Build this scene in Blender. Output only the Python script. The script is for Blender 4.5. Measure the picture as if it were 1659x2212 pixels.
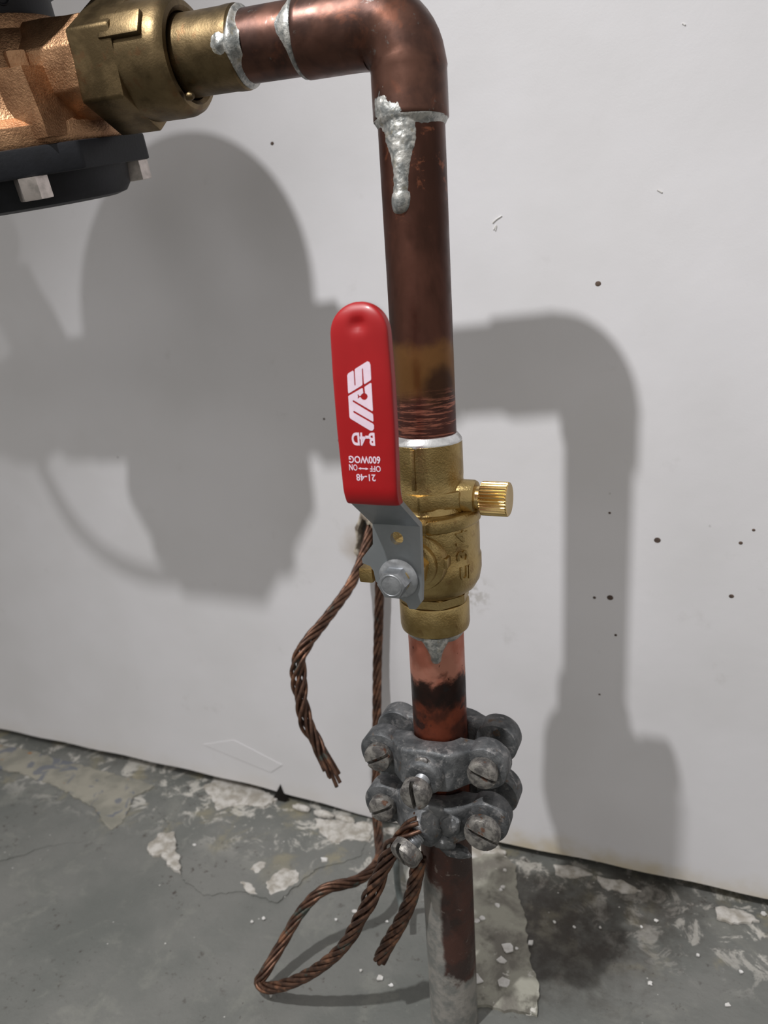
import bpy, bmesh, math, random
from mathutils import Vector, Matrix, noise as mnoise
random.seed(7)
for o in list(bpy.data.objects): bpy.data.objects.remove(o)
SC = bpy.context.scene
COL = SC.collection
PI = math.pi
def sg(r, g, b):
    f = lambda c: (c/255/12.92) if c/255 <= .04045 else ((c/255+.055)/1.055)**2.4
    return (f(r), f(g), f(b), 1.0)

# ---------------------------------------------------------------- camera
# world: X along the wall, Y towards the wall, Z up; all lengths below in millimetres
FPX, CX, CY, CAMH = 1600.0, 829.5, 1106.0, 330.0
RX = Vector((0.92374952, 0.37763451, -0.0638671))      # camera right
RD = Vector((0.05079976, -0.28609091, -0.95685494))    # camera down
RF = Vector((-0.37961324, 0.88064986, -0.28346008))    # camera forward
CAM = Vector((0, 0, CAMH))
cam_d = bpy.data.cameras.new('camera')
cam = bpy.data.objects.new('camera', cam_d); COL.objects.link(cam)
cam_d.sensor_fit = 'HORIZONTAL'; cam_d.sensor_width = 36.0
cam_d.lens = FPX/1659*36
cam_d.clip_start = .01; cam_d.clip_end = 50
cam_d.dof.use_dof = True; cam_d.dof.focus_distance = .268; cam_d.dof.aperture_fstop = 19
up = -RD; bk = -RF
cam.matrix_world = Matrix(((RX.x, up.x, bk.x, 0), (RX.y, up.y, bk.y, 0), (RX.z, up.z, bk.z, CAMH*.001), (0, 0, 0, 1)))
SC.camera = cam
SC.view_settings.view_transform = 'Standard'; SC.view_settings.look = 'None'
SC.view_settings.gamma = 1; SC.view_settings.use_curve_mapping = False
SC.view_settings.exposure = 0.0

# ---------------------------------------------------------------- world + room lamps
wd = bpy.data.worlds.new('room_ambient'); SC.world = wd; wd.use_nodes = True
bg = wd.node_tree.nodes['Background']
bg.inputs[0].default_value = (1.0, .975, .94, 1); bg.inputs[1].default_value = .59
def lamp(name, loc, target, size, power, col, size_y=None):
    ld = bpy.data.lights.new(name, 'AREA'); ld.energy = power; ld.color = col
    ld.shape = 'DISK' if size_y is None else 'RECTANGLE'; ld.size = size
    if size_y: ld.size_y = size_y
    o = bpy.data.objects.new(name, ld); COL.objects.link(o); o.location = Vector(loc)*.001
    d = Vector(target)*.001 - o.location
    o.rotation_euler = d.to_track_quat('-Z', 'Y').to_euler()
    return o
def work_lamp(name, loc, target, radius, power, col, cone):
    ld = bpy.data.lights.new(name, 'SPOT'); ld.energy = power; ld.color = col; ld.shadow_soft_size = radius*.001
    ld.spot_size = math.radians(cone); ld.spot_blend = 1.0
    o = bpy.data.objects.new(name, ld); COL.objects.link(o); o.location = Vector(loc)*.001
    o.rotation_euler = ((Vector(target) - Vector(loc))*.001).to_track_quat('-Z', 'Y').to_euler()
    return o
# a work light above the viewer throws the crisp shadows, a ceiling fitting behind it the faint second ones
work_lamp('work_light', (-222, -50, 735), (110, 170, -80), 8, 15.2, (.99, .99, 1.0), 112)
lamp('ceiling_lamp', (-1100, -900, 1500), (-150, 300, 250), .25, 1.5, (1, .985, .97))

def ray(px, py): return RX*((px-CX)/FPX) + RD*((py-CY)/FPX) + RF
def atY(px, py, Y): r = ray(px, py); return CAM + r*(Y/r.y)
def atZ(px, py, Z=0): r = ray(px, py); return CAM + r*((Z-CAMH)/r.z)

# ---------------------------------------------------------------- materials
class Mat:
    def __init__(s, name):
        s.m = bpy.data.materials.new(name); s.m.use_nodes = True
        s.nt = s.m.node_tree; s.N = s.nt.nodes; s.L = s.nt.links
        s.b = s.N['Principled BSDF']
        g = s.N.new('ShaderNodeNewGeometry'); s.pos = g.outputs['Position']; s.nor = g.outputs['Normal']
        mm = s.N.new('ShaderNodeVectorMath'); mm.operation = 'SCALE'; s.L.new(s.pos, mm.inputs[0]); mm.inputs[3].default_value = 1000
        s.mm = mm.outputs[0]
        sp = s.N.new('ShaderNodeSeparateXYZ'); s.L.new(s.mm, sp.inputs[0]); s.x, s.y, s.z = sp.outputs
    def _set(s, sock, v):
        if hasattr(v, 'links'): s.L.new(v, sock)
        else: sock.default_value = v
    def noise(s, size, detail=4, rough=.55, dist=0, stretch=None, off=0):
        n = s.N.new('ShaderNodeTexNoise'); v = s.mm
        if stretch or off:
            mp = s.N.new('ShaderNodeMapping'); s.L.new(v, mp.inputs[0])
            mp.inputs['Scale'].default_value = stretch or (1, 1, 1); mp.inputs['Location'].default_value = (off, off*1.7, off*.6); v = mp.outputs[0]
        s.L.new(v, n.inputs['Vector']); n.inputs['Scale'].default_value = 1/size
        n.inputs['Detail'].default_value = detail; n.inputs['Roughness'].default_value = rough; n.inputs['Distortion'].default_value = dist
        return n.outputs[0]
    def voro(s, size, rand=1, feature='F1'):
        n = s.N.new('ShaderNodeTexVoronoi'); n.feature = feature; s.L.new(s.mm, n.inputs['Vector']); n.inputs['Scale'].default_value = 1/size
        n.inputs['Randomness'].default_value = rand
        return n.outputs[0]
    def rng(s, v, a, b, c=0, d=1):
        n = s.N.new('ShaderNodeMapRange'); n.interpolation_type = 'SMOOTHSTEP'; s._set(n.inputs[0], v)
        for i, q in enumerate((a, b, c, d)): n.inputs[i+1].default_value = q
        return n.outputs[0]
    def op(s, o, a, b=0.0, c=0.0):
        n = s.N.new('ShaderNodeMath'); n.operation = o
        for i, q in enumerate((a, b, c)): s._set(n.inputs[i], q)
        return n.outputs[0]
    def mul(s, a, b): return s.op('MULTIPLY', a, b)
    def add(s, a, b): return s.op('ADD', a, b)
    def mix(s, f, a, b):
        n = s.N.new('ShaderNodeMix'); n.data_type = 'RGBA'; s._set(n.inputs[0], f); s._set(n.inputs[6], a); s._set(n.inputs[7], b)
        return n.outputs[2]
    def spot(s, c, r0, r1, wob=None):
        """1 inside radius r0 (mm) of point c, 0 outside r1, edge broken by wob"""
        n = s.N.new('ShaderNodeVectorMath'); n.operation = 'DISTANCE'; s.L.new(s.mm, n.inputs[0]); n.inputs[1].default_value = tuple(c)
        d = n.outputs['Value']
        if wob is not None: d = s.add(d, wob)
        return s.rng(d, r0, r1, 1, 0)
    def bump(s, h, strength, dist=.001):
        n = s.N.new('ShaderNodeBump'); n.inputs['Strength'].default_value = strength; n.inputs['Distance'].default_value = dist
        s._set(n.inputs['Height'], h)
        pv = s.b.inputs['Normal']
        if pv.links: s.L.new(pv.links[0].from_socket, n.inputs['Normal'])
        s.L.new(n.outputs[0], pv)
    def fin(s, col, metal=0.0, rough=.5, coat=0.0, spec=.5):
        s._set(s.b.inputs['Base Color'], col); s._set(s.b.inputs['Metallic'], metal); s._set(s.b.inputs['Roughness'], rough)
        s.b.inputs['Coat Weight'].default_value = coat; s.b.inputs['Coat Roughness'].default_value = .12
        s.b.inputs['Specular IOR Level'].default_value = spec
        return s.m

def m_wall():
    m = Mat('painted_wall_board')
    c = m.mix(m.rng(m.noise(90, 3), .35, .7), sg(214, 212, 214), sg(208, 206, 207))
    st = m.rng(m.noise(26, 5, .65), .62, .78)
    c = m.mix(m.mul(st, .22), c, sg(160, 156, 150))
    sp = m.rng(m.voro(34), .035, .02); sp = m.mul(sp, m.rng(m.noise(55, 1, off=9), .52, .58))
    c = m.mix(m.mul(sp, .75), c, sg(70, 58, 52))
    gr = m.mul(m.rng(m.add(m.z, m.mul(m.noise(14, 4), 16)), 14, 30, 1, 0), m.mul(m.rng(m.x, -190, -90, .15, .75), m.rng(m.noise(20, 4, off=17), .32, .62, .35, 1)))
    c = m.mix(gr, c, sg(186, 172, 142))
    # grime round the wire hole and the smudge right of the valve
    c = m.mix(m.mul(m.spot((-172, 366, 190), 6, 26, m.mul(m.noise(9, 4), 14)), .8), c, sg(168, 155, 140))
    c = m.mix(m.mul(m.mul(m.spot((-108, 366, 168), 2, 16), m.rng(m.noise(4, 4), .45, .62)), .5), c, sg(150, 144, 134))
    m.bump(m.noise(.9, 3), .08, .0006); m.bump(m.noise(30, 3), .12, .003)
    return m.fin(c, 0, .55, spec=.3)

def m_floor():
    m = Mat('painted_concrete_floor')
    c = m.mix(m.rng(m.noise(70, 4), .35, .68), sg(118, 118, 114), sg(101, 103, 99))
    c = m.mix(m.mul(m.rng(m.noise(30, 6, .7, .4), .52, .66), .35), c, sg(138, 138, 130))
    # ochre and pale residue towards the wall
    near = m.rng(m.y, 300, 345)
    pale = m.mul(m.rng(m.noise(16, 6, .7, .6, off=3), .52, .60), near)
    c = m.mix(m.mul(pale, .85), c, sg(196, 192, 184))
    och = m.mul(m.rng(m.noise(34, 4, .6, .3, off=11), .52, .66), m.rng(m.y, 290, 325))
    c = m.mix(m.mul(och, .6), c, sg(146, 138, 112))
    # dark mouldy stain on the right of the pipe, brown spatter
    wob = m.mul(m.noise(22, 6, .7, .5), 62)
    st = m.spot((-52, 318, 0), 48, 92, wob); st2 = m.spot((-10, 352, 0), 40, 80, wob)
    dark = m.op('MAXIMUM', st, m.mul(st2, .8))
    c = m.mix(m.mul(dark, m.rng(m.noise(9, 5, .65), .30, .62, .55, .95)), c, sg(58, 53, 48))
    br = m.mul(m.rng(m.noise(5, 6, .75), .56, .68), m.rng(m.noise(48, 3, off=5), .47, .62))
    c = m.mix(m.mul(br, .85), c, sg(62, 53, 48))
    wh = m.mul(m.rng(m.voro(8), .065, .04), m.rng(m.noise(40, 2, off=21), .50, .60))
    c = m.mix(wh, c, sg(205, 203, 198))
    ds = m.mul(m.rng(m.noise(3.2, 3), .67, .73), m.rng(m.noise(30, 2, off=30), .45, .6))
    c = m.mix(m.mul(ds, .7), c, sg(72, 68, 64))
    m.bump(m.noise(24, 5, .6), .35, .004); m.bump(m.noise(2.2, 4), .25, .0008)
    return m.fin(c, 0, m.rng(m.noise(50, 3), .35, .7, .32, .6), spec=.45)

def m_skim():
    m = Mat('pale_floor_residue')
    c = m.mix(m.rng(m.noise(22, 5, .6, .4), .40, .62), sg(160, 158, 146), sg(116, 112, 104))
    c = m.mix(m.mul(m.rng(m.noise(14, 4, .6, off=6), .55, .7), .8), c, sg(82, 78, 70))
    c = m.mix(m.rng(m.noise(7, 5, .7, off=2), .62, .68), c, sg(205, 202, 194))
    m.bump(m.noise(6, 5), .4, .0015)
    return m.fin(c, 0, .5, spec=.4)

def m_vinyl():
    m = Mat('old_floor_paper')
    c = m.mix(m.rng(m.noise(18, 4), .4, .65), sg(150, 146, 134), sg(128, 126, 116))
    c = m.mix(m.mul(m.rng(m.noise(15, 2, .5, .8, off=14), .56, .62), .7), c, sg(92, 98, 112))
    c = m.mix(m.rng(m.noise(7, 4, off=40), .68, .74), c, sg(150, 108, 66))
    m.bump(m.noise(5, 4), .3, .001)
    return m.fin(c, 0, .6)

def m_plain(name, a, b, size, metal=0.0, rough=.5, bsize=None, bs=.2, bd=.0006, coat=0.0, spec=.5, lo=.38, hi=.64):
    m = Mat(name); c = m.mix(m.rng(m.noise(size, 5, .6), lo, hi), a, b)
    if bsize: m.bump(m.noise(bsize, 4), bs, bd)
    return m.fin(c, metal, rough, coat, spec)

def m_copper_old():
    m = Mat('tarnished_copper')
    c = m.mix(m.rng(m.noise(14, 4, .6, .3), .36, .66), sg(100, 70, 59), sg(72, 52, 46))
    c = m.mix(m.mul(m.rng(m.noise(9, 5, .65, .5, off=4), .56, .70), .5), c, sg(124, 78, 60))
    c = m.mix(m.mul(m.rng(m.noise(6, 5, .7, .3, off=12), .63, .70), .6), c, sg(120, 122, 118))
    m.bump(m.noise(3, 4), .06, .0006)
    return m.fin(c, .85, m.rng(m.noise(10, 3), .35, .65, .30, .46))

def m_copper_upper():
    m = Mat('tarnished_copper_riser')
    c = m.mix(m.rng(m.noise(16, 4, .6, .3, stretch=(1, 1, .35)), .36, .66), sg(88, 56, 46), sg(62, 39, 31))
    c = m.mix(m.mul(m.rng(m.noise(7, 5, .7, .4, off=8), .56, .66), m.rng(m.z, 340, 372)), c, sg(122, 74, 54))
    wob = m.mul(m.noise(7, 4), 9)
    zz = m.add(m.z, wob)
    och = m.mul(m.rng(zz, 313, 319, 1, 0), m.rng(zz, 293, 299))
    c = m.mix(m.mul(och, .85), c, sg(128, 90, 52))
    low = m.rng(zz, 294, 302, 1, 0)
    c = m.mix(low, c, sg(84, 52, 46))
    ellip = m.spot((-79, 246, 297), 7, 12, m.mul(m.noise(5, 3), 3))
    c = m.mix(m.mul(ellip, .85), c, sg(52, 33, 28))
    scr = m.mul(m.rng(m.noise(3.2, 5, .7, .2, stretch=(.22, .22, 2.6)), .50, .60), low)
    c = m.mix(m.mul(scr, .85), c, sg(176, 112, 92))
    m.bump(m.noise(3, 4), .06, .0006)
    m.bump(m.mul(m.noise(2.4, 4, .6, 0, stretch=(.2, .2, 2.4)), low), .25, .0006)
    return m.fin(c, .85, m.rng(m.noise(10, 3), .35, .65, .34, .48))

def m_copper_lower():
    m = Mat('burnt_copper_riser')
    c = m.mix(m.rng(m.noise(12, 4), .4, .65), sg(200, 138, 118), sg(182, 112, 92))
    wob = m.mul(m.noise(9, 5, .6, .3), 22); zz = m.add(m.z, wob)
    red = m.rng(zz, 188, 197, 1, 0)
    c = m.mix(red, c, m.mix(m.rng(m.noise(9, 4, off=3), .40, .60), sg(138, 72, 52), sg(92, 54, 44)))
    bl = m.mul(m.mul(m.rng(zz, 196, 192.5), 1.0), m.rng(zz, 180, 188))
    bl = m.mul(m.rng(zz, 191.5, 196.5, 1, 0), m.rng(zz, 178, 186))
    c = m.mix(m.mul(bl, .93), c, sg(38, 32, 30))
    bl2 = m.mul(m.rng(m.noise(8, 3, off=16), .54, .60), m.rng(m.z, 150, 178, 1, 1))
    c = m.mix(m.mul(m.mul(bl2, red), .75), c, sg(46, 42, 42))
    pit = m.mul(m.rng(m.noise(3.6, 3, .6, 0, off=33), .66, .70), m.rng(m.z, 178, 184))
    c = m.mix(m.mul(pit, .85), c, sg(58, 34, 28))
    old = m.rng(m.z, 118, 132, 1, 0)
    c = m.mix(old, c, m.mix(m.rng(m.noise(13, 5, .6), .4, .62), sg(86, 58, 50), sg(66, 52, 48)))
    fl = m.mul(m.rng(m.noise(4, 4, .7, .8, off=50), .64, .68), old)
    c = m.mix(m.mul(fl, .7), c, sg(140, 128, 120))
    # old grey floor paint climbing up the foot of the pipe and along its left side
    lft = m.rng(m.add(m.add(m.mul(m.add(m.x, 90.5), .942), m.mul(m.add(m.y, -254.0), .336)), m.mul(m.noise(12, 4), 6)), -1.5, .3, 1, 0)
    pw = m.add(m.z, m.mul(m.noise(14, 5, .65), 34))
    pt = m.op('MAXIMUM', m.rng(pw, 44, 50, 1, 0), m.mul(lft, m.rng(pw, 98, 106, 1, 0)))
    c = m.mix(pt, c, m.mix(m.rng(m.noise(8, 5, .6, off=7), .4, .6), sg(112, 112, 108), sg(140, 136, 130)))
    me = m.op('SUBTRACT', .85, m.mul(pt, .85)); me = m.mul(me, m.op('SUBTRACT', 1.0, m.mul(old, .45)))
    m.bump(m.noise(3, 4), .08, .0006); m.bump(m.mul(m.noise(2.5, 4), old), .35, .0008)
    return m.fin(c, me, m.rng(m.noise(8, 3), .35, .65, .36, .52))

def m_brass(name, a, b, grit=.35, rough=.34):
    m = Mat(name)
    c = m.mix(m.rng(m.noise(11, 4, .6), .38, .64), a, b)
    c = m.mix(m.mul(m.rng(m.noise(5, 4, off=9), .60, .70), .35), c, sg(112, 76, 52))
    m.bump(m.noise(.75, 3, .6), grit, .0005)
    return m.fin(c, 1.0, rough)

def m_zinc():
    m = Mat('weathered_zinc_casting')
    c = m.mix(m.rng(m.noise(7, 5, .62), .36, .64), sg(112, 113, 114), sg(76, 78, 80))
    c = m.mix(m.mul(m.rng(m.noise(4.5, 5, .7, .4, off=5), .54, .66), .8), c, sg(150, 148, 147))
    c = m.mix(m.mul(m.rng(m.noise(6, 5, .7, off=22), .60, .70), .75), c, sg(104, 82, 62))
    m.bump(m.noise(1.6, 5, .65), .4, .0008)
    return m.fin(c, .55, .56)

def m_screw():
    m = Mat('corroded_screw_steel')
    c = m.mix(m.rng(m.noise(3.5, 5, .65, .3), .36, .62), sg(150, 146, 140), sg(92, 89, 87))
    c = m.mix(m.mul(m.rng(m.noise(4, 4, off=15), .60, .68), .8), c, sg(112, 72, 50))
    m.bump(m.noise(1.1, 4), .4, .0005)
    return m.fin(c, .6, .48)

def m_solder():
    m = Mat('dull_solder')
    c = m.mix(m.rng(m.noise(3, 5, .65, .3), .38, .62), sg(186, 184, 178), sg(128, 130, 128))
    c = m.mix(m.mul(m.rng(m.noise(4, 4, off=6), .58, .68), .6), c, sg(150, 142, 122))
    m.bump(m.noise(1.2, 4), .45, .0006)
    return m.fin(c, .6, .42)

def m_wire():
    m = Mat('tarnished_copper_strand')
    c = m.mix(m.rng(m.noise(6, 4, .6), .36, .62), sg(112, 83, 67), sg(74, 54, 45))
    c = m.mix(m.mul(m.rng(m.noise(11, 4, off=4), .58, .68), .7), c, sg(160, 116, 90))
    c = m.mix(m.mul(m.rng(m.noise(10, 4, .6, .3, off=19), .60, .68), .75), c, sg(84, 98, 92))
    m.bump(m.noise(1, 3), .15, .0004)
    return m.fin(c, .75, .45)

MT = dict(
    wall=m_wall(), floor=m_floor(), skim=m_skim(), vinyl=m_vinyl(),
    copper=m_copper_old(), riser=m_copper_upper(), lower=m_copper_lower(),
    brass=m_brass('cast_brass', sg(182, 158, 108), sg(156, 131, 84)),
    brass_bright=m_brass('machined_brass', sg(226, 196, 136), sg(212, 180, 116), .05, .22),
    old_brass=m_brass('aged_brass', sg(122, 104, 76), sg(92, 78, 56), .15, .42),
    bronze=m_brass('cast_bronze', sg(182, 142, 108), sg(146, 110, 82), .55, .44),
    zinc=m_zinc(), screw=m_screw(), solder=m_solder(), wire=m_wire(),
    bright_solder=m_plain('fresh_solder', sg(236, 236, 236), sg(214, 214, 214), 4, .85, .28, 1.5, .2),
    red=m_plain('red_vinyl_grip', sg(152, 14, 19), sg(146, 12, 17), 20, 0, .42, coat=.12, spec=.35),
    print=m_plain('white_print', sg(222, 200, 212), sg(214, 192, 206), 6, 0, .5),
    steel=m_plain('galvanised_lever_steel', sg(146, 149, 151), sg(134, 138, 140), 18, .75, .46),
    bolt=m_plain('galvanised_bolt', sg(176, 178, 181), sg(148, 150, 153), 5, .85, .4, 1.5, .15),
    black=m_plain('black_plastic', sg(22, 23, 28), sg(16, 17, 21), 12, 0, .5, 1.2, .1, spec=.3),
    stainless=m_plain('stainless_bolt', sg(206, 196, 190), sg(176, 168, 162), 5, .85, .34),
    cavity_shade=m_plain('painted_cavity_shade', sg(40, 37, 34), sg(26, 24, 22), 20, 0, .9, spec=.1),  # near-black colour stands in for shade in the gap and hole
    plaster=m_plain('crumbled_plaster', sg(196, 192, 186), sg(156, 150, 140), 6, 0, .8, 1.5, .5),
    flake=m_plain('white_paint_flake', sg(226, 224, 222), sg(200, 197, 192), 5, 0, .45),
    cable=m_plain('grey_cable_sheath', sg(112, 118, 116), sg(90, 96, 94), 8, 0, .5),
    torn=m_plain('torn_board_paper', sg(186, 176, 160), sg(110, 98, 86), 5, 0, .85, 1.2, .4),
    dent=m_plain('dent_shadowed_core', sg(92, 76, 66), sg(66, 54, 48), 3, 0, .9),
)

# ---------------------------------------------------------------- mesh helpers (mm in, metres out)
def V(*a): return Vector(a)
def thing(name, label, cat, loc, group=None):
    o = bpy.data.objects.new(name, None); COL.objects.link(o); o.location = Vector(loc)*.001
    o.empty_display_size = .01
    o['label'] = label; o['category'] = cat
    if group: o['group'] = group
    return o
def origin_of(o):
    v = Vector((0, 0, 0))
    while o is not None: v = v + o.location; o = o.parent
    return v*1000
def finish(name, bm, mat, parent=None, smooth=True, ang=35, loc=None, label=None):
    off = origin_of(parent) if parent is not None else Vector(loc or (0, 0, 0))
    bmesh.ops.recalc_face_normals(bm, faces=bm.faces)
    for v in bm.verts: v.co = (v.co - off)*.001
    me = bpy.data.meshes.new(name); bm.to_mesh(me); bm.free()
    me.materials.append(MT[mat] if isinstance(mat, str) else mat)
    if smooth:
        me.polygons.foreach_set('use_smooth', [True]*len(me.polygons)); me.set_sharp_from_angle(angle=math.radians(ang))
    o = bpy.data.objects.new(name, me); COL.objects.link(o)
    if parent is not None: o.parent = parent
    else: o.location = off*.001
    if label: o['label'] = label
    return o
def top(o, label, cat, group=None):
    o['label'] = label; o['category'] = cat
    if group: o['group'] = group
    return o
def frame(a):
    a = Vector(a).normalized(); r = V(0, 0, 1) if abs(a.z) < .9 else V(1, 0, 0)
    u = r.cross(a).normalized(); w = a.cross(u); return a, u, w
def rings_to_bm(bm, rings, cap0=True, cap1=True, closed=True):
    vs = [[bm.verts.new(p) for p in r] for r in rings]; n = len(rings[0])
    for i in range(len(vs)-1):
        for j in range(n if closed else n-1):
            k = (j+1) % n; bm.faces.new((vs[i][j], vs[i][k], vs[i+1][k], vs[i+1][j]))
    if cap0: bm.faces.new(list(reversed(vs[0])))
    if cap1: bm.faces.new(vs[-1])
    return vs
def lathe(bm, prof, o, a, seg=48, cap0=True, cap1=True, u=None, rfn=None):
    a, uu, ww = frame(a)
    if u is not None: uu = (Vector(u) - a*Vector(u).dot(a)).normalized(); ww = a.cross(uu)
    rings = []
    for r, h in prof:
        rings.append([Vector(o) + a*h + (uu*math.cos(t) + ww*math.sin(t))*(rfn(r, h, t) if rfn else r) for t in [2*PI*k/seg for k in range(seg)]])
    rings_to_bm(bm, rings, cap0, cap1); return bm
def prism(bm, poly, o, u, v, depth, bevel=0, nb=1):
    """closed 2-d polygon in plane (o,u,v), extruded by depth along u x v"""
    u = Vector(u); v = Vector(v); n = u.cross(v).normalized(); o = Vector(o)
    f0 = [bm.verts.new(o + u*p[0] + v*p[1]) for p in poly]; f1 = [bm.verts.new(o + u*p[0] + v*p[1] + n*depth) for p in poly]
    fa = bm.faces.new(list(reversed(f0))); fb = bm.faces.new(f1); k = len(poly)
    for i in range(k): bm.faces.new((f0[i], f0[(i+1) % k], f1[(i+1) % k], f1[i]))
    if bevel: bmesh.ops.bevel(bm, geom=list(fb.edges), offset=bevel, segments=nb, affect='EDGES', profile=.6)
    return bm
def box(bm, c, sx, sy, sz, bev=.4, rot=None):
    m = Matrix.Translation(Vector(c)) @ (rot.to_4x4() if rot else Matrix.Identity(4)) @ Matrix.Diagonal((sx, sy, sz, 1))
    g = bmesh.ops.create_cube(bm, size=1, matrix=m)
    if bev: bmesh.ops.bevel(bm, geom=list({e for v in g['verts'] for e in v.link_edges}), offset=bev, segments=2, affect='EDGES', profile=.6)
    return bm
def catmull(P, step=1.0):
    P = [Vector(p) for p in P]; P = [P[0]*2-P[1]] + P + [P[-1]*2-P[-2]]; out = []
    for i in range(1, len(P)-2):
        p0, p1, p2, p3 = P[i-1:i+3]; n = max(2, int((p2-p1).length/step))
        for k in range(n):
            t = k/n; out.append(.5*((2*p1) + (p2-p0)*t + (2*p0-5*p1+4*p2-p3)*t*t + (3*p1-p0-3*p2+p3)*t**3))
    out.append(P[-2]); return out
def frames(path):
    T = [(path[min(i+1, len(path)-1)] - path[max(i-1, 0)]).normalized() for i in range(len(path))]
    _, u, _ = frame(T[0]); out = []
    for t in T:
        u = (u - t*u.dot(t)).normalized(); out.append((t, u, t.cross(u)))
    return out
def tube(bm, path, rad, seg=10):
    fr = frames(path); rings = []
    for i, p in enumerate(path):
        r = rad(i/(len(path)-1)) if callable(rad) else rad
        rings.append([p + (fr[i][1]*math.cos(2*PI*k/seg) + fr[i][2]*math.sin(2*PI*k/seg))*r for k in range(seg)])
    rings_to_bm(bm, rings); return bm
def new(): return bmesh.new()

# ---------------------------------------------------------------- setting
PX, PY = -90.5, 254.0                      # riser axis
WALL_Y = 365.8
def structure(o): o['kind'] = 'structure'; return o
def hole_outline():
    c = atY(789, 1160, WALL_Y); pts = []
    for k in range(18):
        t = 2*PI*k/18; r = 8.5*(1 + .22*math.sin(3*t+1) + .12*math.sin(7*t))
        pts.append((c.x + r*.62*math.cos(t) + .25*r*math.sin(t), c.z + r*1.25*math.sin(t)))
    return pts
HOLE = hole_outline()
def build_panel():
    bm = new(); outer = []
    x = -1500
    while x <= 1200:
        mid = math.exp(-((x+165)/70)**2); outer.append((x, 7.6 - 4.6*mid + .5*math.sin(x*.013) + .4*math.sin(x*.11))); x += 12 if -600 < x < 150 else 60
    outer += [(1200, 2300), (-1500, 2300)]
    es = []
    for loop in (outer, HOLE):
        vs = [bm.verts.new((p[0], WALL_Y, p[1])) for p in loop]
        es += [bm.edges.new((vs[i], vs[(i+1) % len(vs)])) for i in range(len(vs))]
    bmesh.ops.triangle_fill(bm, use_beauty=True, edges=es)
    g = bmesh.ops.extrude_face_region(bm, geom=list(bm.faces))
    for v in [q for q in g['geom'] if isinstance(q, bmesh.types.BMVert)]: v.co.y += 12
    return structure(finish('wall_back', bm, 'wall', smooth=False))
wall = build_panel()
bm = new()
rings = []
for s, dy, k in ((1.32, -.15, 0), (1.12, -.9, 1), (.98, -.5, 2), (.93, 6, 3)):
    c = V(sum(p[0] for p in HOLE)/len(HOLE), 0, sum(p[1] for p in HOLE)/len(HOLE))
    rings.append([V(c.x + (p[0]-c.x)*(s + random.uniform(-.06, .06)), WALL_Y+dy, c.z + (p[1]-c.z)*(s + random.uniform(-.06, .06))) for p in HOLE])
rings_to_bm(bm, rings, False, False)
finish('torn_edge', bm, 'torn', wall, label='frayed brown paper edge round the wire hole')
# little dents and scratches in the board
for px, py, r in ((1292, 613, 1.6), (1420, 1167, 1.9), (1318, 1291, 1.9), (1580, 1288, 1.4), (1600, 1173, 1.1), (1284, 1291, 1.0), (588, 310, 1.2), (1330, 1372, .9), (1628, 1145, .9), (1317, 1108, .8), (1295, 1500, .7), (700, 905, .8)):
    p = atY(px, py, WALL_Y); bm = new()
    r *= .74; lathe(bm, [(r, 0.1), (r*.9, .0), (r*.55, -.12), (.05, -.2)], p + V(0, -.12, 0), (0, 1, 0), 12, True, True)
    for v in bm.verts: v.co.x = p.x + (v.co.x-p.x)*1.15
    finish('dent', bm, 'dent', wall)
for pts in ([(1064, 482), (1072, 474), (1084, 466)], [(1066, 496), (1072, 487), (1070, 498)], [(1420, 410), (1430, 416)], [(1474, 50), (1480, 54)]):
    bm = new(); tube(bm, catmull([atY(a, b, WALL_Y-.25) for a, b in pts], .4), .32, 6)
    finish('paint_curl', bm, 'flake', wall)
# loose paint seams near the foot of the board
for pts in ([(440, 1608), (505, 1598), (610, 1652), (585, 1668)],):
    bm = new(); P = [atY(a, b, WALL_Y) for a, b in pts]
    prism(bm, [(p.x, p.z) for p in P], (0, WALL_Y+.05, 0), (1, 0, 0), (0, 0, 1), .45)
    finish('paint_blister', bm, 'wall', wall, False)
bm = new(); box(bm, (-150, 412, 1150), 2700, 20, 2340, 0)
structure(finish('wall_rear', bm, 'cavity_shade', None, False))  # rear wall coloured dark to give the shade behind the board
bm = new()
# floor: gently uneven slab
nx, ny = 90, 60; vs = {}
for i in range(nx+1):
    for j in range(ny+1):
        x = -700 + 1000*i/nx; y = 100 + 300*j/ny
        fd = min(1, i/8, (nx-i)/8, j/8); vs[i, j] = bm.verts.new((x, y, (.35*math.sin(x*.021+y*.03) + .3*math.sin(x*.05-y*.043) + .1)*fd - .4))
for i in range(nx):
    for j in range(ny): bm.faces.new((vs[i, j], vs[i+1, j], vs[i+1, j+1], vs[i, j+1]))
for (x0, x1, y0, y1) in ((-2200, -700, -2200, 402), (300, 1600, -2200, 402), (-700, 300, -2200, 100)):
    q = [bm.verts.new((a, b, -.4)) for a, b in ((x0, y0), (x1, y0), (x1, y1), (x0, y1))]; bm.faces.new(q)
floor = structure(finish('floor', bm, 'floor'))

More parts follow.
